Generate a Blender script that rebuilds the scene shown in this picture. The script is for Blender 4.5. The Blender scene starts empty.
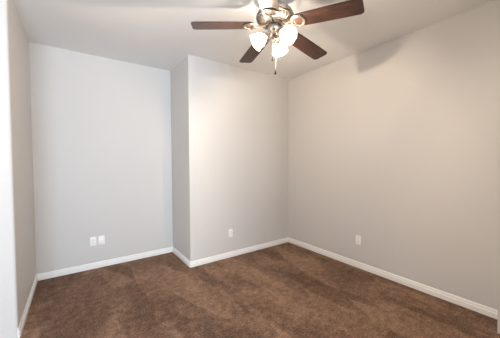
import bpy, bmesh, math, random
from mathutils import Vector, Matrix
random.seed(4)
S = bpy.context.scene
C = S.collection
PI = math.pi
R = math.radians

# ------------------------------------------------------------------ camera
F_PX, PITCH, ROLL, YAW, CAM_H = 248.81, -0.0298, -0.00536, 0.61626, 1.3732
cd = bpy.data.cameras.new('camera'); cam = bpy.data.objects.new('camera', cd); C.objects.link(cam)
cd.sensor_width = 36; cd.sensor_fit = 'HORIZONTAL'; cd.lens = F_PX * 36 / 500; cd.clip_start = 0.02
fw = Vector((math.sin(YAW)*math.cos(PITCH), math.cos(YAW)*math.cos(PITCH), math.sin(PITCH)))
rt = Vector((math.cos(YAW), -math.sin(YAW), 0)); up = rt.cross(fw)
c_, s_ = math.cos(ROLL), math.sin(ROLL)
r2, u2 = rt*c_ + up*s_, up*c_ - rt*s_
m = Matrix((r2, u2, -fw)).transposed().to_4x4(); m.translation = (0, 0, CAM_H)
cam.matrix_world = m
S.camera = cam

# ------------------------------------------------------------------ world, light, exposure
S.view_settings.view_transform = 'Standard'; S.view_settings.look = 'None'
S.view_settings.gamma = 1; S.view_settings.use_curve_mapping = False
S.view_settings.exposure = 0.0
W = bpy.data.worlds.new('world'); S.world = W; W.use_nodes = True
W.node_tree.nodes['Background'].inputs[0].default_value = (.75, .87, 1, 1)
W.node_tree.nodes['Background'].inputs[1].default_value = 1.0

def area(name, loc, rot, sx, sy, watts, col):
    l = bpy.data.lights.new(name, 'AREA'); l.shape = 'RECTANGLE'; l.size = sx; l.size_y = sy
    l.energy = watts; l.color = col
    o = bpy.data.objects.new(name, l); C.objects.link(o); o.location = loc; o.rotation_euler = rot
    return o
WX0, WX1, WZ0, WZ1, YR = -1.6, 0.4, 0.75, 2.30, -3.2      # the window behind the camera
DAY = area('daylight', ((WX0+WX1)/2, YR-.16, (WZ0+WZ1)/2-.15), (R(130), 0, 0), 2.1, 1.5, 415, (.65, .79, .95))
VY0, VY1, VZ0, VZ1, XO = .70, 2.0, .85, 2.20, -2.4           # unseen side window, added to carry the warm fill
FILL = area('warm_side_fill', (XO-.16, (VY0+VY1)/2, (VZ0+VZ1)/2), (0, R(-90), 0), 1.35, 1.3, 30, (1.0, .80, .60))  # added warm fill light, balances the brightness of the room
LAMP_W, LAMP_COL, BULB_E = 35.0, (1.0, .85, .665), 30.0

# ------------------------------------------------------------------ materials
def mat(name, col, rough=.6, metal=0, spec=.5):
    mm = bpy.data.materials.new(name); mm.use_nodes = True
    b = mm.node_tree.nodes['Principled BSDF']
    b.inputs['Base Color'].default_value = (*col, 1); b.inputs['Roughness'].default_value = rough
    b.inputs['Metallic'].default_value = metal; b.inputs['Specular IOR Level'].default_value = spec
    return mm, mm.node_tree, b
def node(nt, t, **k):
    n = nt.nodes.new(t)
    for a, v in k.items(): setattr(n, a, v)
    return n
def coords(nt, scale=(1, 1, 1)):
    tc = node(nt, 'ShaderNodeTexCoord'); mp = node(nt, 'ShaderNodeMapping')
    nt.links.new(tc.outputs['Object'], mp.inputs[0]); mp.inputs['Scale'].default_value = scale
    return mp.outputs[0]
def noise(nt, vec, scale, detail=3, rough=.5, dist=0):
    n = node(nt, 'ShaderNodeTexNoise'); nt.links.new(vec, n.inputs['Vector'])
    n.inputs['Scale'].default_value = scale; n.inputs['Detail'].default_value = detail
    n.inputs['Roughness'].default_value = rough; n.inputs['Distortion'].default_value = dist
    return n.outputs['Fac']
def ramp(nt, fac, stops):
    n = node(nt, 'ShaderNodeValToRGB'); nt.links.new(fac, n.inputs[0])
    e = n.color_ramp.elements
    while len(e) < len(stops): e.new(.5)
    for el, (p, c) in zip(e, stops): el.position = p; el.color = (*c, 1)
    return n.outputs[0]
def bump(nt, b, h, strength, dist):
    n = node(nt, 'ShaderNodeBump'); nt.links.new(h, n.inputs['Height'])
    n.inputs['Strength'].default_value = strength; n.inputs['Distance'].default_value = dist
    nt.links.new(n.outputs[0], b.inputs['Normal'])

def paint(name, col, strength=.25, rough=.55):
    mm, nt, b = mat(name, col, rough, spec=.3)
    v = coords(nt)
    f = noise(nt, v, 55, 3, .5)
    t = ramp(nt, noise(nt, v, 1.3, 2), [(.3, tuple(c*.985 for c in col)), (.7, col)])
    nt.links.new(t, b.inputs['Base Color'])
    bump(nt, b, f, strength, .002)
    return mm
M = {}
M['wall'] = paint('wall_paint', (.66, .63, .60))
M['ceiling'] = paint('ceiling_paint', (.90, .89, .88), .35, .8)
M['white_wall'] = paint('white_wall_paint', (.84, .825, .80), .1, .5)
M['trim'] = paint('trim_paint', (.90, .875, .84), .02, .3)

mm, nt, b = mat('carpet', (.15, .09, .06), .95, spec=.1)
v = coords(nt)
big = noise(nt, v, 2.2, 4, .6, .6)
vs = coords(nt, (1.0, .32, 1))
st = noise(nt, vs, 4.5, 3, .55, .3)
fine = noise(nt, v, 70, 4, .75)
mid = noise(nt, v, 16, 3, .6)
def math_(nt, op, a, b_):
    n = node(nt, 'ShaderNodeMath', operation=op)
    for i, x in enumerate((a, b_)):
        if isinstance(x, (int, float)): n.inputs[i].default_value = x
        else: nt.links.new(x, n.inputs[i])
    return n.outputs[0]
rot = node(nt, 'ShaderNodeMapping'); nt.links.new(node(nt, 'ShaderNodeTexCoord').outputs['Object'], rot.inputs[0])
rot.inputs['Rotation'].default_value = (0, 0, R(12)); rot.inputs['Scale'].default_value = (4.6, 1.25, 1)
wob = node(nt, 'ShaderNodeMixRGB'); wob.blend_type = 'ADD'; wob.inputs[0].default_value = .38
nw = node(nt, 'ShaderNodeTexNoise'); nt.links.new(v, nw.inputs['Vector']); nw.inputs['Scale'].default_value = 3.0; nw.inputs['Detail'].default_value = 3
nt.links.new(rot.outputs[0], wob.inputs[1]); nt.links.new(nw.outputs['Color'], wob.inputs[2])
vo = node(nt, 'ShaderNodeTexVoronoi'); vo.feature = 'SMOOTH_F1'; vo.inputs['Scale'].default_value = 1.0; vo.inputs['Smoothness'].default_value = .12
nt.links.new(wob.outputs[0], vo.inputs['Vector'])
sep = node(nt, 'ShaderNodeSeparateColor'); nt.links.new(vo.outputs['Color'], sep.inputs[0]); nap = sep.outputs[0]
def wsum(*tw):
    acc = None
    for x, k in tw:
        t_ = math_(nt, 'MULTIPLY', math_(nt, 'SUBTRACT', x, .5), k)
        acc = t_ if acc is None else math_(nt, 'ADD', acc, t_)
    return math_(nt, 'ADD', acc, .5)
mix = wsum((big, .24), (st, .22), (mid, .36), (fine, .75), (nap, .12))
colr = ramp(nt, mix, [(.36, (.048, .024, .014)), (.50, (.150, .083, .051)), (.63, (.310, .188, .122))])
nt.links.new(colr, b.inputs['Base Color'])
b.inputs['Sheen Weight'].default_value = .25; b.inputs['Sheen Roughness'].default_value = .6
b.inputs['Sheen Tint'].default_value = (.8, .55, .42, 1)
hh = math_(nt, 'ADD', math_(nt, 'MULTIPLY', noise(nt, v, 160, 3, .7), .7), math_(nt, 'MULTIPLY', mid, .5))
bump(nt, b, hh, .9, .008)
M['carpet'] = mm

mm, nt, b = mat('brushed_nickel', (.50, .47, .44), .28, 1)
v = coords(nt, (1, 1, 12)); rr = ramp(nt, noise(nt, v, 30, 2), [(.3, (.22,)*3), (.7, (.36,)*3)])
nt.links.new(rr, b.inputs['Roughness'])
M['nickel'] = mm
mm, nt, b = mat('dark_recess', (.045, .035, .03), .5, .3); M['dark'] = mm
mm, nt, b = mat('antique_fitting', (.30, .265, .225), .36, .95); M['iron'] = mm
mm, nt, b = mat('chain_metal', (.70, .64, .55), .3, 1); M['chain'] = mm
mm, nt, b = mat('dark_wood_fob', (.015, .010, .008), .6, spec=.2); M['fob'] = mm

mm, nt, b = mat('walnut_blade', (.1, .04, .02), .36, spec=.6)
v = coords(nt, (1.2, 14, 14))
g = noise(nt, v, 5.5, 5, .65, .8); g2 = noise(nt, v, 26, 3, .7)
gm = math_(nt, 'ADD', math_(nt, 'MULTIPLY', g, .7), math_(nt, 'MULTIPLY', g2, .3))
nt.links.new(ramp(nt, gm, [(.38, (.008, .0035, .003)), (.50, (.032, .013, .0085)), (.62, (.085, .035, .021))]), b.inputs['Base Color'])
bump(nt, b, g2, .08, .001)
M['blade'] = mm

mm, nt, b = mat('outlet_plastic', (.95, .935, .90), .3); M['plastic'] = mm
mm, nt, b = mat('outlet_slot', (.10, .09, .085), .6); M['slot'] = mm
mm, nt, b = mat('plate_screw', (.6, .58, .55), .35, .6); M['screw'] = mm

mm = bpy.data.materials.new('frosted_glass'); mm.use_nodes = True; nt = mm.node_tree; nt.nodes.clear()
out = node(nt, 'ShaderNodeOutputMaterial'); tr = node(nt, 'ShaderNodeBsdfTranslucent'); tp = node(nt, 'ShaderNodeBsdfTransparent')
gl = node(nt, 'ShaderNodeBsdfPrincipled'); gl.inputs['Base Color'].default_value = (.9, .88, .84, 1); gl.inputs['Roughness'].default_value = .25
tr.inputs[0].default_value = (.97, .93, .87, 1)
nv = noise(nt, coords(nt), 26, 3, .6, 1.5)
nt.links.new(ramp(nt, nv, [(.38, (.42, .37, .31)), (.62, (.80, .77, .73))]), tr.inputs[0])
m1 = node(nt, 'ShaderNodeMixShader'); m1.inputs[0].default_value = .28
m2 = node(nt, 'ShaderNodeMixShader'); m2.inputs[0].default_value = .22
nt.links.new(tr.outputs[0], m1.inputs[1]); nt.links.new(gl.outputs[0], m1.inputs[2])
nt.links.new(m1.outputs[0], m2.inputs[1]); nt.links.new(tp.outputs[0], m2.inputs[2]); nt.links.new(m2.outputs[0], out.inputs[0])
M['shade'] = mm
mm = bpy.data.materials.new('lit_bulb'); mm.use_nodes = True; nt = mm.node_tree; nt.nodes.clear()
out = node(nt, 'ShaderNodeOutputMaterial'); em = node(nt, 'ShaderNodeEmission'); nt.links.new(em.outputs[0], out.inputs[0])
em.inputs[0].default_value = (*LAMP_COL, 1); em.inputs[1].default_value = BULB_E
M['bulb'] = mm
mm = bpy.data.materials.new('window_glass'); mm.use_nodes = True; nt = mm.node_tree; nt.nodes.clear()
out = node(nt, 'ShaderNodeOutputMaterial'); tp = node(nt, 'ShaderNodeBsdfTransparent'); go = node(nt, 'ShaderNodeBsdfGlossy'); go.inputs['Roughness'].default_value = .02
mx = node(nt, 'ShaderNodeMixShader'); mx.inputs[0].default_value = .06
nt.links.new(tp.outputs[0], mx.inputs[1]); nt.links.new(go.outputs[0], mx.inputs[2]); nt.links.new(mx.outputs[0], out.inputs[0])
M['glass'] = mm

# ------------------------------------------------------------------ helpers
def obj(name, bm, material, parent=None, smooth=False, loc=None, rot=None):
    me = bpy.data.meshes.new(name); bmesh.ops.recalc_face_normals(bm, faces=bm.faces[:])
    bm.to_mesh(me); bm.free(); me.materials.append(material)
    if smooth:
        for p in me.polygons: p.use_smooth = True
        try: me.set_sharp_from_angle(angle=R(38))
        except Exception: pass
    o = bpy.data.objects.new(name, me); C.objects.link(o)
    if parent: o.parent = parent
    if loc: o.location = loc
    if rot: o.rotation_euler = rot
    return o
def struct(name, bm, material, smooth=False, label=None):
    o = obj(name, bm, material, None, smooth); o['kind'] = 'structure'
    if label: o['label'] = label
    return o
def box(bm, x0, x1, y0, y1, z0, z1, bev=0, seg=2):
    r = bmesh.ops.create_cube(bm, size=1, matrix=Matrix.Translation(((x0+x1)/2, (y0+y1)/2, (z0+z1)/2)) @ Matrix.Diagonal((abs(x1-x0), abs(y1-y0), abs(z1-z0), 1)))
    if bev:
        es = list({e for v in r['verts'] for e in v.link_edges})
        bmesh.ops.bevel(bm, geom=es, offset=bev, segments=seg, affect='EDGES', profile=.5)
def prism(bm, pts, z0, z1):
    a = [bm.verts.new((x, y, z0)) for x, y in pts]; b_ = [bm.verts.new((x, y, z1)) for x, y in pts]
    n = len(pts)
    bm.faces.new(a[::-1]); bm.faces.new(b_)
    for i in range(n): bm.faces.new((a[i], a[(i+1) % n], b_[(i+1) % n], b_[i]))
def lathe(bm, prof, n=40, mtx=None, close=False):
    rings = []
    for r, z in prof:
        if r < 1e-6: rings.append([bm.verts.new((0, 0, z))])
        else: rings.append([bm.verts.new((r*math.cos(2*PI*i/n), r*math.sin(2*PI*i/n), z)) for i in range(n)])
    prs = list(zip(rings, rings[1:])) + ([(rings[-1], rings[0])] if close else [])
    for a, b_ in prs:
        for i in range(n):
            j = (i+1) % n
            if len(a) == 1 and len(b_) == 1: continue
            if len(a) == 1: bm.faces.new((a[0], b_[i], b_[j]))
            elif len(b_) == 1: bm.faces.new((a[i], a[j], b_[0]))
            else: bm.faces.new((a[i], a[j], b_[j], b_[i]))
    if mtx: bmesh.ops.transform(bm, matrix=mtx, verts=[v for r_ in rings for v in r_])
def tube(bm, pts, rad, n=10, closed=False, flat=1.0):
    pts = [Vector(p) for p in pts]; rings = []; N = len(pts)
    for i, p in enumerate(pts):
        a = pts[i-1] if (i or closed) else p; c = pts[(i+1) % N] if (i < N-1 or closed) else p
        t = (c-a).normalized(); ref = Vector((0, 0, 1)) if abs(t.z) < .95 else Vector((1, 0, 0))
        s = t.cross(ref).normalized(); u = s.cross(t).normalized()
        rr = rad[i] if isinstance(rad, (list, tuple)) else rad
        rings.append([bm.verts.new(p + s*math.cos(2*PI*k/n)*rr + u*math.sin(2*PI*k/n)*rr*flat) for k in range(n)])
    for i in range(N if closed else N-1):
        a, b_ = rings[i], rings[(i+1) % N]
        for k in range(n): bm.faces.new((a[k], a[(k+1) % n], b_[(k+1) % n], b_[k]))
    if not closed: bm.faces.new(rings[0][::-1]); bm.faces.new(rings[-1])
def bez(p0, p1, p2, p3, n=10):
    p0, p1, p2, p3 = map(Vector, (p0, p1, p2, p3)); o = []
    for i in range(n+1):
        t = i/n; o.append(p0*(1-t)**3 + p1*3*t*(1-t)**2 + p2*3*t*t*(1-t) + p3*t**3)
    return o
def thing(name, label, cat, loc, rot=(0, 0, 0), group=None):
    o = bpy.data.objects.new(name, None); C.objects.link(o); o.location = loc; o.rotation_euler = rot
    o.empty_display_size = .1; o['label'] = label; o['category'] = cat
    if group: o['group'] = group
    return o

# ------------------------------------------------------------------ room shell
H = 2.74
XL, YB, XJ, YJ, XR = -0.384, 3.774, 1.216, 3.068, 2.967
YC = 2.615            # where the left wall turns the corner towards the left
YF, XF = -0.12, 0.75  # front wall of the room and its free end
SX, SY = 2.72, 0.450  # box-out at the right edge of the picture
T = .14
def arc(cx, cy, r, a0, a1, n=6):
    return [(cx+r*math.cos(R(a0+(a1-a0)*i/n)), cy+r*math.sin(R(a0+(a1-a0)*i/n))) for i in range(n+1)]

bm = bmesh.new(); box(bm, XO-T, XR+T, YR-T, YB+T, -.12, 0); struct('floor', bm, M['carpet'], label='brown plush carpet covering the whole floor')
bm = bmesh.new(); box(bm, XO-T, XR+T, YR-T, YB+T, H, H+.12); struct('ceiling', bm, M['ceiling'])
bm = bmesh.new(); box(bm, XL, XJ, YB, YB+T, 0, H); struct('wall_back', bm, M['wall'])
# the projecting part: side and face with a bullnose corner between them, split at the corner
rb = .012
cor = arc(XJ+rb, YJ+rb, rb, 180, 270)
bm = bmesh.new(); prism(bm, [(XJ+T, YB+T), (XJ, YB+T), (XJ, YJ+rb), (XJ+T, YJ+T)], 0, H); struct('wall_niche_side', bm, M['wall'], True)
bm = bmesh.new(); prism(bm, [(XJ, YJ+rb)] + cor[1:] + [(XR, YJ), (XR, YJ+T), (XJ+T, YJ+T)], 0, H); struct('wall_back_right', bm, M['wall'], True)
bm = bmesh.new(); box(bm, XR, XR+T, YR-T, YJ+T, 0, H); struct('wall_right', bm, M['wall'])
rc = .018
bm = bmesh.new(); prism(bm, [(XL-T, YB+T), (XL, YB+T), (XL, YC+rc), (XL-T, YC+T)], 0, H); struct('wall_left', bm, M['wall'], True)
cl = arc(XL-rc, YC+rc, rc, 0, -90)
bm = bmesh.new(); prism(bm, cl + [(XO-T, YC), (XO-T, YC+T), (XL-T, YC+T)], 0, H); struct('wall_left_return', bm, M['wall'], True)
bm = bmesh.new()
box(bm, XO-T, XO, YR-T, VY0, 0, H); box(bm, XO-T, XO, VY1, YC, 0, H); box(bm, XO-T, XO, VY0, VY1, 0, VZ0); box(bm, XO-T, XO, VY0, VY1, VZ1, H)
struct('wall_far_left', bm, M['wall'])
bm = bmesh.new()
for y in (VY0, (VY0+VY1)/2-.025, VY1-.05): box(bm, XO-.10, XO-.04, y, y+.05, VZ0, VZ1)
for z in (VZ0, VZ1-.05): box(bm, XO-.10, XO-.04, VY0+.05, VY1-.05, z, z+.05)
wf = struct('fill_window', bm, M['trim'])  # added window frame, stands in front of the fill light
bm = bmesh.new(); box(bm, XO-.073, XO-.067, VY0+.02, VY1-.02, VZ0+.02, VZ1-.02); obj('pane', bm, M['glass'], wf)
# front wall beside the camera with its free end, and the box-out at the right edge
bm = bmesh.new(); box(bm, XF, XR, YF-T, YF, 0, H, .01); struct('wall_front', bm, M['wall'])
bm = bmesh.new(); box(bm, SX, XR, YF, SY, 0, H); struct('wall_front_right', bm, M['wall'])
# rear wall with window opening
bm = bmesh.new()
box(bm, XO, WX0, YR-T, YR, 0, H); box(bm, WX1, XR, YR-T, YR, 0, H)
box(bm, WX0, WX1, YR-T, YR, 0, WZ0); box(bm, WX0, WX1, YR-T, YR, WZ1, H)
struct('wall_rear', bm, M['wall'])
bm = bmesh.new()
for x in (WX0, (WX0+WX1)/2-.025, WX1-.05): box(bm, x, x+.05, YR-.10, YR-.04, WZ0, WZ1)
for z in (WZ0, WZ1-.05): box(bm, WX0+.05, WX1-.05, YR-.10, YR-.04, z, z+.05)
wf = struct('window_1', bm, M['trim'])
bm = bmesh.new(); box(bm, WX0+.02, WX1-.02, YR-.073, YR-.067, WZ0+.02, WZ1-.02); obj('pane', bm, M['glass'], wf)

# baseboards: moulded profile swept along the foot of each wall (mitred)
PROF = [(0, 0), (.015, 0), (.015, .043), (.0105, .046), (.0075, .050), (.0095, .057), (.0085, .064), (.005, .072), (0, .076)]
def baseboard(name, path, matl=None):
    # path: wall-side points, the room on the right-hand side of the travel direction
    bm = bmesh.new(); P = [Vector(p) for p in path]; rings = []
    for i, p in enumerate(P):
        d0 = (P[i]-P[i-1]).normalized() if i else (P[1]-P[0]).normalized()
        d1 = (P[i+1]-P[i]).normalized() if i < len(P)-1 else d0
        n0 = Vector((d0.y, -d0.x)); n1 = Vector((d1.y, -d1.x))
        n_ = (n0+n1); n_ = n_/(n_.dot(n0))
        rings.append([bm.verts.new((p.x+n_.x*t, p.y+n_.y*t, z)) for t, z in PROF])
    k = len(PROF)
    for a, b_ in zip(rings, rings[1:]):
        for i in range(k): bm.faces.new((a[i], a[(i+1) % k], b_[(i+1) % k], b_[i]))
    bm.faces.new(rings[0][::-1]); bm.faces.new(rings[-1])
    return struct(name, bm, matl or M['trim'])
e = .015
baseboard('baseboard_left', [(x, y) for x, y in cl[:4][::-1]] + [(XL, YB-e)])
baseboard('baseboard_back', [(XL, YB), (XJ, YB)])
baseboard('baseboard_niche_side', [(XJ, YB-e), (XJ, YJ+rb)] + cor[1:4])
baseboard('baseboard_back_right', cor[3:] + [(XR, YJ)])
baseboard('baseboard_right', [(XR, YJ-e), (XR, SY)])

# ------------------------------------------------------------------ wall plates
def plate_base(t):
    bm = bmesh.new(); box(bm, -.0355, .0355, -.0065, 0, -.0585, .0585, .0035, 3)
    return obj('cover_plate', bm, M['plastic'], t, True)
def screw(t, z):
    bm = bmesh.new(); lathe(bm, [(0, 0), (.0032, 0), (.0028, .0014), (0, .0016)], 12, Matrix.Translation((0, -.0064, z)) @ Matrix.Rotation(R(90), 4, 'X'))
    return obj('screw', bm, M['screw'], t, True)
def duplex(label, loc, rz):
    t = thing('wall_outlet', label, 'outlet', loc, (0, 0, rz)); plate_base(t)
    for z in (.0195, -.0195):
        bm = bmesh.new()
        pts = [(.0165*math.cos(a), max(-.0135, min(.0135, .0165*math.sin(a)))) for a in [2*PI*i/32 for i in range(32)]]
        a_ = [bm.verts.new((x, -.006, z+y)) for x, y in pts]; b_ = [bm.verts.new((x*.97, -.0086, z+y*.97)) for x, y in pts]
        bm.faces.new(b_)
        for i in range(32): bm.faces.new((a_[i], a_[(i+1) % 32], b_[(i+1) % 32], b_[i]))
        f = obj('receptacle', bm, M['plastic'], t)
        bm = bmesh.new()
        box(bm, -.0075, -.0055, -.0090, -.0084, z-.001, z+.008); box(bm, .0055, .0073, -.0090, -.0084, z, z+.0075)
        lathe(bm, [(0, 0), (.0026, 0), (.0026, .0006), (0, .0006)], 12, Matrix.Translation((0, -.0084, z-.0065)) @ Matrix.Rotation(R(90), 4, 'X'))
        obj('slot', bm, M['slot'], f)
    screw(t, 0)
    return t
ZO = .352
duplex('white duplex outlet on the grey back wall, left one of the side-by-side pair', (.185, YB, ZO), 0)
t = thing('wall_plate', 'white wall plate on the grey back wall, right one of the side-by-side pair', 'wall plate', (.277, YB, ZO), (0, 0, 0))
plate_base(t); screw(t, .042); screw(t, -.042)
bm = bmesh.new(); lathe(bm, [(0, 0), (.0085, 0), (.0085, .003), (.0048, .003), (.0048, .011), (.003, .011), (.003, .006), (0, .006)], 12, Matrix.Translation((0, -.006, 0)) @ Matrix.Rotation(R(90), 4, 'X'))
obj('connector', bm, M['plastic'], t, True)
duplex('white outlet on the projecting back wall, between the wall edge and the room corner', (1.822, YJ, .345), 0)
duplex('white outlet on the long beige right wall above the baseboard', (XR, 1.784, .357), R(-90))

# ------------------------------------------------------------------ ceiling fan
FX, FY = 1.370, 1.572
fan = thing('ceiling_fan', 'dark wood and nickel ceiling fan with five blades and three lit lamps', 'ceiling fan', (FX, FY, H))
def fz(z): return z - H
bm = bmesh.new(); lathe(bm, [(0, 0), (.068, 0), (.068, -.012), (.062, -.030), (.045, -.048), (.022, -.056), (0, -.056)], 40); obj('canopy', bm, M['nickel'], fan, True)
bm = bmesh.new(); lathe(bm, [(0, -.05), (.0125, -.05), (.0125, fz(2.655)), (.020, fz(2.650)), (.024, fz(2.632)), (0, fz(2.632))], 24); obj('downrod', bm, M['dark'], fan, True)
# motor housing, slightly tilted the way the rotor hangs
rotor = Matrix.Translation((0, 0, fz(2.49))) @ Matrix.Rotation(R(2.3), 4, 'Y')
def rz_(z): return z - 2.49
prof = [(0, rz_(2.640)), (.040, rz_(2.638)), (.085, rz_(2.628)), (.120, rz_(2.608)), (.143, rz_(2.585)), (.154, rz_(2.562)), (.157, rz_(2.553)), (.157, rz_(2.547)),
        (.151, rz_(2.542)), (.146, rz_(2.536)), (.128, rz_(2.517)), (.108, rz_(2.506)), (.085, rz_(2.500)), (0, rz_(2.500))]
bm = bmesh.new(); lathe(bm, prof, 56, rotor); mh = obj('motor_housing', bm, M['nickel'], fan, True)
# louvre slots cut as dark recess band with bright ribs over it
bm = bmesh.new(); lathe(bm, [(.1445, rz_(2.5330)), (.1265, rz_(2.5140)), (.106, rz_(2.5035)), (.084, rz_(2.4985)), (.080, rz_(2.503)), (.14, rz_(2.540))], 56, rotor, True)
obj('vent_band', bm, M['dark'], mh, True)
bm = bmesh.new()
for i in range(30):
    a = 2*PI*i/30
    def pp(r, z, da=0): return rotor @ Vector((r*math.cos(a+da), r*math.sin(a+da), z))
    tube(bm, [pp(.147, rz_(2.5345)), pp(.130, rz_(2.5155), .05), pp(.108, rz_(2.5030), .10), pp(.086, rz_(2.4975), .14)], [.0045, .0062, .0052, .003], 8, flat=.6)
tube(bm, [rotor @ Vector((.1475*math.cos(2*PI*i/56), .1475*math.sin(2*PI*i/56), rz_(2.5345))) for i in range(56)], .004, 8, True)
tube(bm, [rotor @ Vector((.086*math.cos(2*PI*i/56), .086*math.sin(2*PI*i/56), rz_(2.4975))) for i in range(56)], .004, 8, True)
obj('vent_ribs', bm, M['iron'], mh, True)
bm = bmesh.new(); lathe(bm, [(0, rz_(2.500)), (.078, rz_(2.500)), (.080, rz_(2.494)), (.078, rz_(2.484)), (.060, rz_(2.480)), (0, rz_(2.480))], 40, rotor); obj('flywheel', bm, M['dark'], fan, True)

# blades with their irons
PHI, DROOP, BP = .088, R(4.3), R(-9)
def blade_bm():
    bm = bmesh.new(); r0, r1, th = .175, .672, .006
    def w(x):
        t = (x-r0)/(r1-r0); return .066 + .0085*math.sin(min(1, t*1.15)*PI/2)
    up_, lo = [], []
    cr = .026; out_ = []
    # outline: root (rounded), sides widening a little, squared tip with rounded corners
    w0, w1 = w(r0+.02), w(r1)
    side = [(x, w(x)) for x in [r0+.03+(r1-cr-r0-.03)*i/8 for i in range(9)]]
    tip = [(r1-cr+cr*math.sin(R(a)), w1-cr+cr*math.cos(R(a))) for a in (15, 35, 55, 75, 90)]
    root = [(r0, w0-.034), (r0+.003, w0-.022), (r0+.012, w0-.008)]
    half = root + side + tip
    out_ = half + [(x, -y) for x, y in half[::-1]]
    a_ = [bm.verts.new((x, y, -th/2)) for x, y in out_]; b_ = [bm.verts.new((x, y, th/2)) for x, y in out_]
    bm.faces.new(a_[::-1]); bm.faces.new(b_)
    es = []
    n = len(out_)
    for i in range(n): bm.faces.new((a_[i], a_[(i+1) % n], b_[(i+1) % n], b_[i]))
    ee = [e_ for e_ in bm.edges if abs(e_.verts[0].co.z - e_.verts[1].co.z) < 1e-6]
    bmesh.ops.bevel(bm, geom=ee, offset=.0015, segments=2, affect='EDGES')
    return bm
def iron_bm():
    bm = bmesh.new()
    # arm from the flywheel to the ring
    for s in (-1, 1):
        tube(bm, bez((.060, s*.014, .001), (.09, s*.022, -.004), (.115, s*.006, -.013), (.155, s*.018, -.010), 10), .0065, 8, flat=.7)
    # decorative oval ring below the root of the blade
    ring = [(.203+.052*math.cos(2*PI*i/36), .058*math.sin(2*PI*i/36), -.0085) for i in range(36)]
    tube(bm, ring, .0085, 10, True, flat=.55)
    ring = [(.203+.041*math.cos(2*PI*i/36), .047*math.sin(2*PI*i/36), -.0095) for i in range(36)]
    tube(bm, ring, .0035, 8, True)
    tube(bm, [(.148, 0, -.012), (.160, 0, -.014)], .012, 12, flat=.5)
    return bm
blade_me = iron_me = screw_me = None
for k in range(5):
    mtx = rotor @ Matrix.Rotation(PHI + k*2*PI/5, 4, 'Z') @ Matrix.Rotation(DROOP, 4, 'Y') @ Matrix.Rotation(BP, 4, 'X')
    if k == 0:
        b0 = obj('blade', blade_bm(), M['blade'], fan, True); i0 = obj('blade_iron', iron_bm(), M['iron'], fan, True)
        heads = []
        for x, y in ((.247, 0), (.203, .057), (.203, -.057)):
            bm = bmesh.new(); lathe(bm, [(0, -.0165), (.0045, -.0155), (.006, -.0135), (.006, -.003), (0, -.003)], 12, Matrix.Translation((x, y, 0)))
            heads.append(obj('screw', bm, M['nickel'], i0, True))
        blade, iron = b0, i0
    else:
        blade = b0.copy(); iron = i0.copy()
        C.objects.link(blade); C.objects.link(iron)
        for h_ in heads:
            sc = h_.copy(); C.objects.link(sc); sc.parent = iron
    blade.matrix_local = mtx @ Matrix.Translation((0, 0, -.001)); iron.matrix_local = mtx

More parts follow.
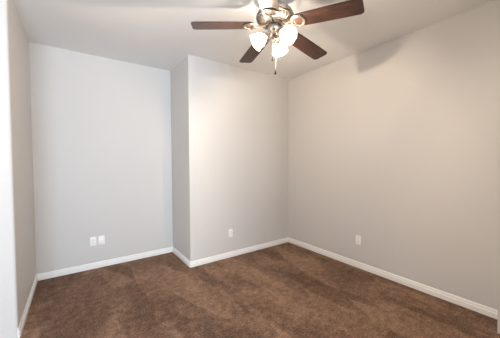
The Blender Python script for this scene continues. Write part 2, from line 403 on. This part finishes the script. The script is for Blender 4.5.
# light kit
bm = bmesh.new(); lathe(bm, [(0, fz(2.482)), (.050, fz(2.482)), (.056, fz(2.474)), (.058, fz(2.455)), (.054, fz(2.440)), (.044, fz(2.432)), (.040, fz(2.425)), (.050, fz(2.418)), (.052, fz(2.405)), (.044, fz(2.392)),
     (.026, fz(2.382)), (.014, fz(2.376)), (.012, fz(2.366)), (.016, fz(2.360)), (.010, fz(2.350)), (0, fz(2.346))], 40)
kit = obj('light_fitter', bm, M['nickel'], fan, True)
VR = -math.degrees(YAW)
TILT = R(35)
shade0 = None
for ang in (188, 68, -52):
    a = R(ang + VR)
    ex = Vector((math.cos(a), math.sin(a), 0)); ez = Vector((0, 0, 1))
    ax = (ex*math.cos(TILT) - ez*math.sin(TILT)).normalized()
    neck = ex*.072 + ez*fz(2.402)
    z_ = ax; x_ = ez.cross(ax).normalized(); y_ = z_.cross(x_)
    mt = Matrix((x_, y_, z_)).transposed().to_4x4(); mt.translation = neck
    bm = bmesh.new(); tube(bm, bez(ex*.040+ez*fz(2.412), ex*.055+ez*fz(2.425), ex*.060+ez*fz(2.418), neck+ax*.004, 8), .0075, 10)
    arm = obj('lamp_arm', bm, M['iron'], kit, True)
    bm = bmesh.new(); lathe(bm, [(0, -.012), (.016, -.012), (.020, -.006), (.022, .006), (.030, .012), (.031, .020), (.026, .021), (.018, .012), (0, .010)], 28, mt)
    obj('lamp_socket', bm, M['nickel'], kit, True)
    # bell shade of frosted glass with a rolled rim
    bm = bmesh.new()
    lathe(bm, [(.0245, .014), (.028, .022), (.037, .034), (.047, .050), (.054, .068), (.058, .086), (.062, .100), (.0675, .111)], 40, mt)
    tube(bm, [mt @ Vector((.0675*math.cos(2*PI*i/40), .0675*math.sin(2*PI*i/40), .111)) for i in range(40)], .0018, 6, True)
    sh = obj('lamp_shade', bm, M['shade'], kit, True); sh['label'] = 'glowing frosted white glass bell shade'
    bm = bmesh.new(); lathe(bm, [(0, .012), (.010, .012), (.011, .022), (.018, .034), (.0200, .044), (.017, .054), (.010, .060), (0, .062)], 24, mt)
    bu = obj('bulb', bm, M['bulb'], kit, True)
    l = bpy.data.lights.new('fan_lamp_light', 'POINT'); l.energy = LAMP_W; l.color = LAMP_COL; l.shadow_soft_size = .012
    lo = bpy.data.objects.new('fan_lamp_light', l); C.objects.link(lo); lo.parent = fan; lo.location = mt @ Vector((0, 0, .078))
# pull chains: beads and wooden fobs
def chain(x, y, z0, z1, bend):
    bm = bmesh.new(); n = int((z0-z1)/.0075)
    for i in range(n+1):
        t = i/n
        bmesh.ops.create_icosphere(bm, subdivisions=1, radius=.0030, matrix=Matrix.Translation((x + bend*math.sin(min(1, t*4)*PI/2), y, fz(z0+(z1-z0)*t))))
    tube(bm, [(x, y, fz(z0)), (x+bend*.7, y, fz(z0-(z0-z1)*.125)), (x+bend, y, fz(z0-(z0-z1)*.25)), (x+bend, y, fz(z1))], .0012, 6)
    c1 = obj('pull_chain', bm, M['chain'], fan, True)
    bm = bmesh.new(); lathe(bm, [(0, .004), (.003, .003), (.004, -.004), (.0065, -.018), (.0085, -.028), (.007, -.034), (0, -.036)], 16, Matrix.Translation((x+bend, y, fz(z1))))
    obj('chain_fob', bm, M['fob'], c1, True)
chain(-.024, .006, 2.400, 2.232, .004)
chain(-.004, -.012, 2.350, 2.120, 0)
